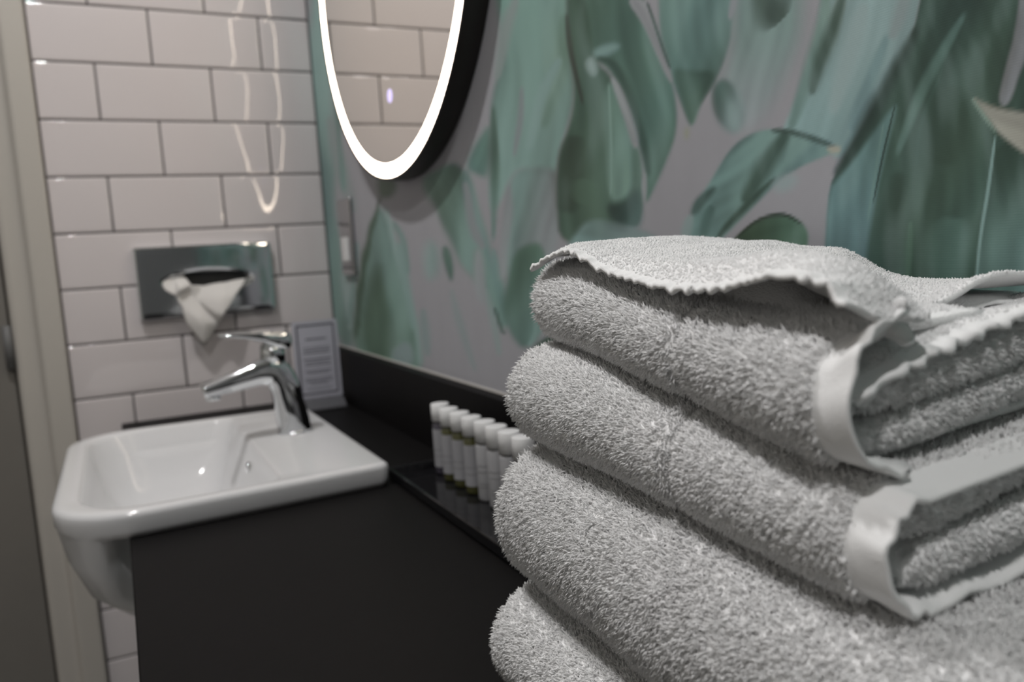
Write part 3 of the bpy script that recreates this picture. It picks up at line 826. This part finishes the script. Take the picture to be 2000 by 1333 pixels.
# ------------------------------------------------------------------ towels
def fbm(x, y, z, s, seed=0):
    """cheap smooth pseudo-noise, roughly -1..1"""
    o = 0; am = 1.; tot = 0
    r = np.random.default_rng(seed)
    for k in range(3):
        d = r.normal(size=(4, 3)); d /= np.linalg.norm(d, axis=1)[:, None]
        ph = r.uniform(0, 6.28, 4)
        for q in range(4):
            o = o + am * np.sin((x * d[q, 0] + y * d[q, 1] + z * d[q, 2]) * s * (2.1 ** k) + ph[q])
            tot += am * .7
        am *= .5
    return o / tot

def itp(tab):
    t = np.array(sorted(tab)); 
    return lambda y: np.interp(y, t[:, 0], t[:, 1])
def spl(tab):
    """smoothed interpolation table"""
    t = np.array(sorted(tab)); xs = np.linspace(t[0, 0], t[-1, 0], 200)
    ys = np.interp(xs, t[:, 0], t[:, 1])
    k = np.hanning(25); k /= k.sum()
    pad = np.r_[2 * ys[0] - ys[12:0:-1], ys, 2 * ys[-1] - ys[-2:-14:-1]]
    ys = np.convolve(pad, k, 'valid')
    return lambda y: np.interp(y, xs, ys)

def cply(y0, y1, ny, xf, xb, zb, zt, th, topx=None, slope=0., na=22, nl=16, seed=0, amp=.0012, groove=None, wr=0., inset=0.):
    """a cloth folded once round its front edge: C-shaped section lofted along y.
    Returns verts, faces, outer-face mask"""
    topx = xb if topx is None else topx
    ys = np.linspace(y0, y1, ny)
    rings, msk = [], []
    for iy, y in enumerate(ys):
        e = min(y - y0, y1 - y); sh = th * (.55 + .45 * min(1, e / .004)) if e < .004 else th
        b, t, f = zb(y) + inset, zt(y) - inset, xf(y) + inset
        R = (t - b) / 2 ; cz = (t + b) / 2
        Rx = R * 1.05
        if groove is not None:
            for gy, gd, gw in groove:
                f = f + gd * math.exp(-((y - gy) / gw) ** 2)
        cx = f + Rx
        xs = np.linspace(xb, cx, nl + 1)[:-1]
        bot = np.c_[xs, np.full(nl, b) + slope * np.maximum(xs - cx, 0)]
        an = np.linspace(-np.pi / 2, -3 * np.pi / 2, na)
        arc = np.c_[cx + Rx * np.cos(an), cz + R * np.sin(an)]
        xs = np.linspace(cx, topx, nl + 1)[1:]
        top = np.c_[xs, np.full(nl, t) + slope * np.maximum(xs - cx, 0)]
        pr = np.vstack([bot, arc, top])
        d = np.gradient(pr, axis=0); d /= np.linalg.norm(d, axis=1)[:, None] + 1e-12
        nrm = np.c_[d[:, 1], -d[:, 0]]     # outward for this turning sense
        if nrm[nl + na // 2, 0] > 0: nrm = -nrm
        s = np.arange(len(pr)) / len(pr)
        nz_ = fbm(pr[:, 0], np.full(len(pr), y), pr[:, 1], 55, seed) * amp + fbm(pr[:, 0], np.full(len(pr), y), pr[:, 1], 18, seed + 9) * amp * 1.3
        if wr:
            nz_ = nz_ + wr * np.sin(s * 62 + 3 * np.sin(s * 21) + seed) * np.clip((y1 - y) / (y1 - y0) * 1.2, 0, 1)
        outp = pr + nrm * nz_[:, None]
        inn = outp - nrm * sh
        loop = np.vstack([outp, inn[::-1]])
        rings.append(np.c_[loop[:, 0], np.full(len(loop), y), loop[:, 1]])
    n = len(rings[0]); h = n // 2
    V = np.concatenate(rings); Fc = []; om = []
    for i in range(ny - 1):
        for j in range(n):
            k = (j + 1) % n
            Fc.append((i * n + j, i * n + k, (i + 1) * n + k, (i + 1) * n + j)); om.append(j < h - 1)
    for i, rev in ((0, True), (ny - 1, False)):
        for j in range(h - 1):
            f = (i * n + j, i * n + j + 1, i * n + n - 2 - j, i * n + n - 1 - j)
            Fc.append(f if rev else tuple(reversed(f))); om.append(True)
    return V, Fc, np.array(om)

def sheet(G, th):
    """G: (nu, nv, 3) surface grid; thickened downwards"""
    nu, nv_ = G.shape[:2]
    gu = np.gradient(G, axis=0); gv = np.gradient(G, axis=1)
    nr_ = np.cross(gu, gv); nr_ /= np.linalg.norm(nr_, axis=2)[..., None] + 1e-12
    if nr_[..., 2].mean() < 0: nr_ = -nr_
    B = G - nr_ * th
    V = np.vstack([G.reshape(-1, 3), B.reshape(-1, 3)])
    idx = np.arange(nu * nv_).reshape(nu, nv_); o = nu * nv_
    Fc, om = [], []
    for i in range(nu - 1):
        for j in range(nv_ - 1):
            q = (idx[i, j], idx[i + 1, j], idx[i + 1, j + 1], idx[i, j + 1])
            Fc.append(q); om.append(True)
            Fc.append(tuple(o + k for k in reversed(q))); om.append(False)
    bd = [idx[i, 0] for i in range(nu)] + [idx[-1, j] for j in range(1, nv_)] + [idx[i, -1] for i in range(nu - 2, -1, -1)] + [idx[0, j] for j in range(nv_ - 2, 0, -1)]
    for k in range(len(bd)):
        p_, q_ = bd[k], bd[(k + 1) % len(bd)]
        Fc.append((p_, q_, o + q_, o + p_)); om.append(False)
    return V, Fc, np.array(om)

def yroll(xs, yn, yf, zc, h, na=14, seed=0, amp=.0012):
    """folded inner layer: stadium section in y-z (rounded near end), lofted along x"""
    rings = []
    for x in xs:
        r = h(x) / 2; c = zc(x)
        an = np.linspace(np.pi / 2, 3 * np.pi / 2, na)
        near = np.c_[yn(x) + r + r * np.cos(an), c + r * np.sin(an)]
        pr = np.vstack([near, [[yf, c - r], [yf, c + r]]])
        nz_ = fbm(np.full(len(pr), x), pr[:, 0], pr[:, 1], 90, seed) * amp
        rings.append(np.c_[np.full(len(pr), x), pr[:, 0] + nz_, pr[:, 1] + nz_ * .6])
    V, Fc = loft(rings)
    n = len(rings[0])
    om = [(j % n) < na + 1 for i in range(len(xs) - 1) for j in range(n)] + [True, False]
    return V, Fc, np.array(om)

def tri_area(V, Fc):
    return np.array([np.linalg.norm(np.cross(V[f[1]] - V[f[0]], V[f[2]] - V[f[0]])) / 2 + (np.linalg.norm(np.cross(V[f[2]] - V[f[0]], V[f[3]] - V[f[0]])) / 2 if len(f) > 3 else 0) for f in Fc])

class Pile:
    """terry loops: small bent tapered tufts, joined into one mesh"""
    def __init__(s): s.V, s.F, s.n = [], [], 0
    def grow(s, V, Fc, use, dens, length=.0040, rad=.00050, lie=.35, seed=0, droop=.35, keep=None, comb=(0, 0, 0)):
        V = np.asarray(V); quads = [f for f, u in zip(Fc, use) if u and len(f) == 4]
        if not quads: return
        q = np.array(quads); P0, P1, P2, P3 = V[q[:, 0]], V[q[:, 1]], V[q[:, 2]], V[q[:, 3]]
        nr = np.cross(P2 - P0, P3 - P1); ar = np.linalg.norm(nr, axis=1) / 2
        nr /= (2 * ar[:, None] + 1e-15)
        r = np.random.default_rng(seed)
        N = int(dens * ar.sum() * 1e6)
        fi = r.choice(len(q), N, p=ar / ar.sum())
        a, b = r.random((N, 1)), r.random((N, 1))
        P = (P0[fi] * (1 - a) * (1 - b) + P1[fi] * a * (1 - b) + P2[fi] * a * b + P3[fi] * (1 - a) * b)
        n = nr[fi]
        if keep is not None:
            k = keep(P, n); P, n = P[k], n[k]; N = len(P)
            if N == 0: return
        x, y, z = P.T
        fld = np.stack([fbm(x, y, z, 300, 11), fbm(x, y, z, 300, 12), fbm(x, y, z, 300, 13)], 1) + .6 * np.stack([fbm(x, y, z, 900, 21), fbm(x, y, z, 900, 22), fbm(x, y, z, 900, 23)], 1)
        d = n + lie * fld * 1.2 + lie * r.normal(size=(N, 3)) * .6 + np.array(comb)
        d /= np.linalg.norm(d, axis=1)[:, None]
        d2 = d + r.normal(size=(N, 3)) * .35 + np.array([0, 0, -droop])
        d2 /= np.linalg.norm(d2, axis=1)[:, None]
        L = (length * r.uniform(.65, 1.2, N))[:, None]
        R = (rad * r.uniform(.8, 1.25, N))[:, None]
        t = np.cross(d, r.normal(size=(N, 3))); t /= np.linalg.norm(t, axis=1)[:, None]
        c = np.cross(d, t)
        base = P - n * .0006; mid = base + d * L * .6; tip = mid + d2 * L * .5
        W = np.empty((N, 7, 3))
        for k in range(3):
            an = 2 * np.pi * k / 3; o_ = t * math.cos(an) + c * math.sin(an)
            W[:, k] = base + o_ * R * .8; W[:, 3 + k] = mid + o_ * R
        W[:, 6] = tip
        f = np.array([(0, 1, 4), (0, 4, 3), (1, 2, 5), (1, 5, 4), (2, 0, 3), (2, 3, 5), (3, 4, 6), (4, 5, 6), (5, 3, 6)])
        s.V.append(W.reshape(-1, 3)); s.F.append((f[None] + (np.arange(N) * 7)[:, None, None] + s.n).reshape(-1, 3)); s.n += N * 7
    def build(s, parent, name='terry_pile'):
        V = np.concatenate(s.V) - ORG[parent]; Fc = np.concatenate(s.F)
        me = bpy.data.meshes.new(name)
        me.vertices.add(len(V)); me.vertices.foreach_set('co', V.astype(np.float32).ravel())
        me.loops.add(len(Fc) * 3); me.loops.foreach_set('vertex_index', Fc.astype(np.int32).ravel())
        me.polygons.add(len(Fc)); me.polygons.foreach_set('loop_start', np.arange(0, len(Fc) * 3, 3, dtype=np.int32))
        me.polygons.foreach_set('use_smooth', np.ones(len(Fc), bool))
        me.materials.append(M['pile'])
        me.update(calc_edges=True)
        o = bpy.data.objects.new(name, me); scene.collection.objects.link(o); o.parent = parent
        o['kind'] = 'stuff'
        return o

IN = .0030     # the pile stands proud of the cloth by about this much
trng = np.random.default_rng(99)
thin = lambda P, y, f: (P[:, 1] > y) | (trng.random(len(P)) < f)
exposed = lambda P, n: ~((n[:, 2] < -.93)) & (P[:, 0] < -.03)

# --- bottom two bath towels
T4 = thing('bath_towel', (-.13, -1.45, ZC), 'thick white bath towel at the bottom of the stack, on the black counter', 'towel', 'folded white towels in the stack')
xf4 = itp([(-1.70, -.242), (-1.25, -.2275)]); zb4 = lambda y: ZC + .0005; zt4 = spl([(-1.70, -.817), (-1.45, -.815), (-1.25, -.813)])
V, Fc, om = cply(-1.69, -1.252, 90, lambda y: xf4(y) + IN, -.022, zb4, lambda y: zt4(y) - IN, .009, seed=4, amp=.0016)
fixn(mk('folded_cloth', V, Fc, M['towel'], T4)); nV = V
V2_, Fc2, om2 = cply(-1.685, -1.256, 40, lambda y: xf4(y) + .016, -.024, lambda y: zb4(y) + .013, lambda y: zt4(y) - .016, .010, seed=14, amp=.001)
fixn(mk('inner_fold', V2_, Fc2, M['towel'], T4))
pl = Pile(); pl.grow(V, Fc, om, .75, .0038, .00052, .30, 4, keep=lambda P, n: exposed(P, n) & (P[:, 0] < -.17) & thin(P, -1.45, .35))
pl.build(T4)

T3 = thing('bath_towel', (-.13, -1.45, -.813), 'thick white bath towel second from the bottom of the stack', 'towel', 'folded white towels in the stack')
xf3 = itp([(-1.70, -.238), (-1.25, -.2195)]); zb3 = lambda y: zt4(y) + .0006; zt3 = spl([(-1.70, -.738), (-1.52, -.731), (-1.40, -.725), (-1.25, -.7225)])
V, Fc, om = cply(-1.66, -1.252, 110, lambda y: xf3(y) + IN, -.022, zb3, lambda y: zt3(y) - IN, .009, seed=3, amp=.0020, groove=[(-1.553, .004, .004)])
fixn(mk('folded_cloth', V, Fc, M['towel'], T3))
V2_, Fc2, om2 = cply(-1.655, -1.256, 40, lambda y: xf3(y) + .020, -.024, lambda y: zb3(y) + .016, lambda y: zt3(y) - .019, .012, seed=13, amp=.001)
fixn(mk('inner_fold', V2_, Fc2, M['towel'], T3))
pl = Pile(); pl.grow(V, Fc, om, .85, .0048, .00046, .40, 3, droop=.55, keep=lambda P, n: exposed(P, n) & (((P[:, 0] < -.17) | (P[:, 1] < -1.49)) & thin(P, -1.60, .4)))
pl.build(T3)

# --- hand towel, second from top
T2 = thing('hand_towel', (-.12, -1.39, -.727), 'folded white hand towel with smooth hem band, under the topmost towel', 'towel', 'folded white towels in the stack')
y2n, y2f = -1.527, -1.252
xf2 = itp([(-1.53, -.2125), (-1.40, -.212), (-1.25, -.2075)])
zb2 = lambda y: zt3(y) + .0008
zt2 = spl([(-1.53, -.6865), (-1.48, -.682), (-1.42, -.674), (-1.34, -.664), (-1.25, -.659)])
gr2 = [(-1.415, .0075, .0034)]
V, Fc, om = cply(y2n + .0155, y2f, 90, lambda y: xf2(y) + IN, -.022, zb2, lambda y: zt2(y) - IN, .006, seed=2, amp=.0013, groove=gr2, slope=.05)
fixn(mk('folded_cloth', V, Fc, M['towel'], T2)); Va, Fa, oa = V, Fc, om
V, Fc, om = cply(y2n, y2n + .017, 14, lambda y: xf2(y) + IN, -.022, zb2, lambda y: zt2(y) - IN + .0006, .0035, seed=22, amp=.0008, wr=.0017, slope=.05)
prop(fixn(mk('hem_band', V, Fc, M['hem'], T2)), 'smooth woven hem band')
xs = np.linspace(-.192, -.026, 50)
ro = []
for q, (za, zb_, hh) in enumerate(((-.7000, -.690, .0135), (-.7165, -.7085, .0150))):
    V, Fc, om = yroll(xs, lambda x: y2n + .006 + .004 * np.exp(-((x + .195) / .01) ** 2) - .0035 * q, -1.42, itp([(-.192, za), (-.11, zb_), (-.02, zb_)]), lambda x, hh=hh: hh * (1 - .5 * math.exp(-((x + .194) / .008) ** 2)), seed=40 + q)
    fixn(mk('inner_fold', V, Fc, M['towel'], T2)); ro.append((V, Fc, om))
V, Fc, om = cply(-1.43, y2f - .004, 30, lambda y: xf2(y) + .016, -.024, lambda y: zb2(y) + .011, lambda y: zt2(y) - .014, .008, seed=52, amp=.0006, slope=.05)
fixn(mk('inner_fold', V, Fc, M['towel'], T2))
pl = Pile(); pl.grow(Va, Fa, oa, .95, .0040, .00046, .32, 2, droop=.3, keep=lambda P, n: exposed(P, n) & ((P[:, 0] < -.155) | (P[:, 1] < -1.485) | ((P[:, 1] > -1.265) & (P[:, 0] < -.10))))
for q, (V, Fc, om) in enumerate(ro):
    pl.grow(V, Fc, om, .8, .0036, .00045, .5, 60 + q, keep=lambda P, n: (P[:, 1] < -1.49) & (P[:, 0] < -.02))
pl.build(T2)

# --- hand towel on top
T1 = thing('hand_towel', (-.12, -1.38, -.684), 'topmost folded white hand towel with a loose wavy-edged flap', 'towel', 'folded white towels in the stack')
y1n, y1f = -1.517, -1.252
xf1 = spl([(-1.53, -.217), (-1.48, -.2135), (-1.40, -.2055), (-1.25, -.1845)])
zb1 = lambda y: zt2(y) + .0008
zt1 = spl([(-1.53, -.636), (-1.50, -.6345), (-1.44, -.632), (-1.38, -.626), (-1.31, -.614), (-1.25, -.6075)])
gr1 = [(-1.4155, .0080, .0034)]
V, Fc, om = cply(y1n + .0165, y1f, 90, lambda y: xf1(y) + IN, -.022, zb1, lambda y: zt1(y) - IN, .005, topx=-.12, seed=1, amp=.0013, groove=gr1, slope=.05)
fixn(mk('folded_cloth', V, Fc, M['towel'], T1)); Va, Fa, oa = V, Fc, om
V, Fc, om = cply(y1n, y1n + .018, 18, lambda y: xf1(y) + IN, -.186, zb1, lambda y: zt1(y) - IN + .0006 + .009 * smooth01((y1n + .013 - y) / .012), .003, topx=-.186, seed=31, amp=.0009, wr=.0013, slope=.05)
prop(fixn(mk('hem_band', V, Fc, M['hem'], T1)), 'smooth woven hem band')
# inner layers seen at the open end
xs = np.linspace(-.190, -.026, 50)
ro = []
for q, (za, zb_, hh) in enumerate(((-.6600, -.6490, .0150), (-.6745, -.6650, .0130))):
    V, Fc, om = yroll(xs, lambda x: y1n + .008 + .004 * np.exp(-((x + .19) / .01) ** 2) + .001 * q, -1.44, itp([(-.19, za), (-.11, zb_), (-.02, zb_ + .004)]), lambda x, hh=hh: hh * (1 - .5 * math.exp(-((x + .192) / .008) ** 2)), seed=50 + q)
    fixn(mk('inner_fold', V, Fc, M['towel'], T1)); ro.append((V, Fc, om))
V, Fc, om = cply(-1.45, y1f - .004, 30, lambda y: xf1(y) + .014, -.024, lambda y: zb1(y) + .009, lambda y: zt1(y) - .012, .007, topx=-.12, seed=51, amp=.0006, slope=.05)
fixn(mk('inner_fold', V, Fc, M['towel'], T1))
# middle sheet, wavy near edge
nx_, ny_ = 110, 24
gx = np.linspace(-.203, -.022, nx_)[:, None] * np.ones((1, ny_)); gv = np.linspace(0, 1, ny_)[None] * np.ones((nx_, 1))
gy = (y1n + .004) + gv * .10 + .0012 * np.sin(gx * 620 + 2 * np.sin(gx * 150)) * np.exp(-gv * 9)
ze = itp([(-.205, -.657), (-.20, -.6535), (-.191, -.6505), (-.176, -.6465), (-.143, -.6405), (-.112, -.6355), (-.02, -.627)])(gx)
gz = ze - .001 + .0085 * smooth01(gv / .38) * smooth01((-.105 - gx) / .035) - .004 * smooth01((gv - .4) / .3) - .0075 * smooth01((gx + .118) / .03) * smooth01((gv - .08) / .22) + .0011 * np.sin(gx * 560 + 1.5 * np.sin(gx * 170)) * np.exp(-gv * 7) * smooth01((gx + .19) / .02) + fbm(gx, gy, 0, 60, 77) * .0012
Gm = np.stack([gx, gy, gz], -1)
Vm, Fm, omm = sheet(Gm, .0023)
fixn(mk('middle_sheet', Vm, Fm, M['hem'], T1))
# top flap
nx_, ny_ = 60, 190
su = np.linspace(0, 1, nx_)[:, None] * np.ones((1, ny_)); sv = np.linspace(0, 1, ny_)[None] * np.ones((nx_, 1))
xe = spl([(0, -.2125), (.12, -.2085), (.4, -.202), (.75, -.1915), (1, -.1855)])(sv)        # front edge, sv=0 near, 1 far
gx = xe + su ** 1.25 * (-.020 - xe)
ynear = -1.5165 + .040 * smooth01((gx + .176) / .024)
gy = ynear + sv * (-1.256 - ynear)
edge_z = spl([(-1.52, -.6225), (-1.503, -.6165), (-1.478, -.6150), (-1.449, -.6210), (-1.414, -.6220), (-1.351, -.6140), (-1.308, -.6015), (-1.275, -.607), (-1.255, -.613)])(gy)
crown = spl([(-1.56, -.6330), (-1.50, -.6310), (-1.478, -.6305), (-1.462, -.6290), (-1.448, -.6240), (-1.43, -.613), (-1.395, -.611), (-1.37, -.6055), (-1.343, -.606), (-1.31, -.600), (-1.282, -.5985), (-1.25, -.603)])(gy - .75 * np.maximum(gx + .12, 0))
bump1 = spl([(-1.52, -.630), (-1.509, -.622), (-1.496, -.6125), (-1.475, -.6095), (-1.455, -.6095), (-1.42, -.612), (-1.38, -.610), (-1.34, -.607), (-1.29, -.5985), (-1.25, -.606)])(gy)
fx = gx - xe
k1 = smooth01(fx / .020); k2 = smooth01((fx - .022) / .035)
gz = edge_z * (1 - k1) + bump1 * k1; gz = gz * (1 - k2) + crown * k2
wav = np.sin(gy * 540 + 2.6 * np.sin(gy * 97 + 1)) * (.55 + .45 * np.sin(gy * 71 + 2)) + .35 * np.sin(gy * 1010 + 1.5 * np.sin(gy * 180))
gz += .0009 * wav * np.exp(-fx / .004) + .0005 * wav * np.exp(-fx / .016)
gx2 = gx + .0007 * np.cos(gy * 540 + 2.6 * np.sin(gy * 97 + 1)) * np.exp(-fx / .004)
gz += fbm(gx, gy, 0, 70, 88) * .0011 * smooth01(fx / .02)
# near end of the front part turns down into the hem; the far right part lifts in a loose curl
nd = smooth01(1 - (gy - ynear) / .012) * smooth01((-.165 - gx) / .012)
gz -= .0045 * nd ** 1.5
er = spl([(-.17, -.628), (-.144, -.6305), (-.120, -.6335), (-.111, -.6340), (-.098, -.6305), (-.087, -.6262), (-.070, -.6240), (-.045, -.6260), (-.02, -.631)])(gx)
kr = smooth01(1 - (gy - ynear) / .022) * smooth01((gx + .166) / .02)
gz = gz * (1 - kr) + er * kr
Gf = np.stack([gx2, gy, gz], -1)
Vf, Ff, omf = sheet(Gf, .0022)
# the layer just under the flap, closing the pocket towards the wall
kf = smooth01((fx - .018) / .045)
zi = (zt1(gy) - .006) * (1 - kf) + (gz - .0050) * kf - .0075 * kr
Gi = np.stack([gx2, gy + .004, zi], -1)[14:]
Vi, Fi, omi = sheet(Gi, .002)
fixn(mk('under_layer', Vi, Fi, M['towel'], T1))
fixn(mk('top_flap', Vf, Ff, M['hem'], T1))
pl = Pile()
pl.grow(Va, Fa, oa, 1.0, .0046, .00046, .34, 1, droop=.15, keep=lambda P, n: exposed(P, n) & (P[:, 0] < -.15))
for q, (V, Fc, om) in enumerate(ro):
    pl.grow(V, Fc, om, .8, .0036, .00045, .5, 70 + q, keep=lambda P, n: (P[:, 1] < -1.48) & (P[:, 0] < -.02))
fsu = np.repeat(su.ravel(), 1)
def keepf(P, n):
    xe_ = np.interp(P[:, 1], [-1.5165, -1.485, -1.41, -1.32, -1.256], [-.2125, -.2085, -.202, -.1915, -.1855])
    return (P[:, 0] - xe_ > .0055)
pl.grow(Vf, Ff, omf, .95, .0016, .00050, .6, 81, droop=.1, keep=keepf)
pl.grow(Vm, Fm, omm, .95, .0016, .00050, .6, 82, droop=.1, keep=lambda P, n: P[:, 1] > y1n + .012)
pl.build(T1)
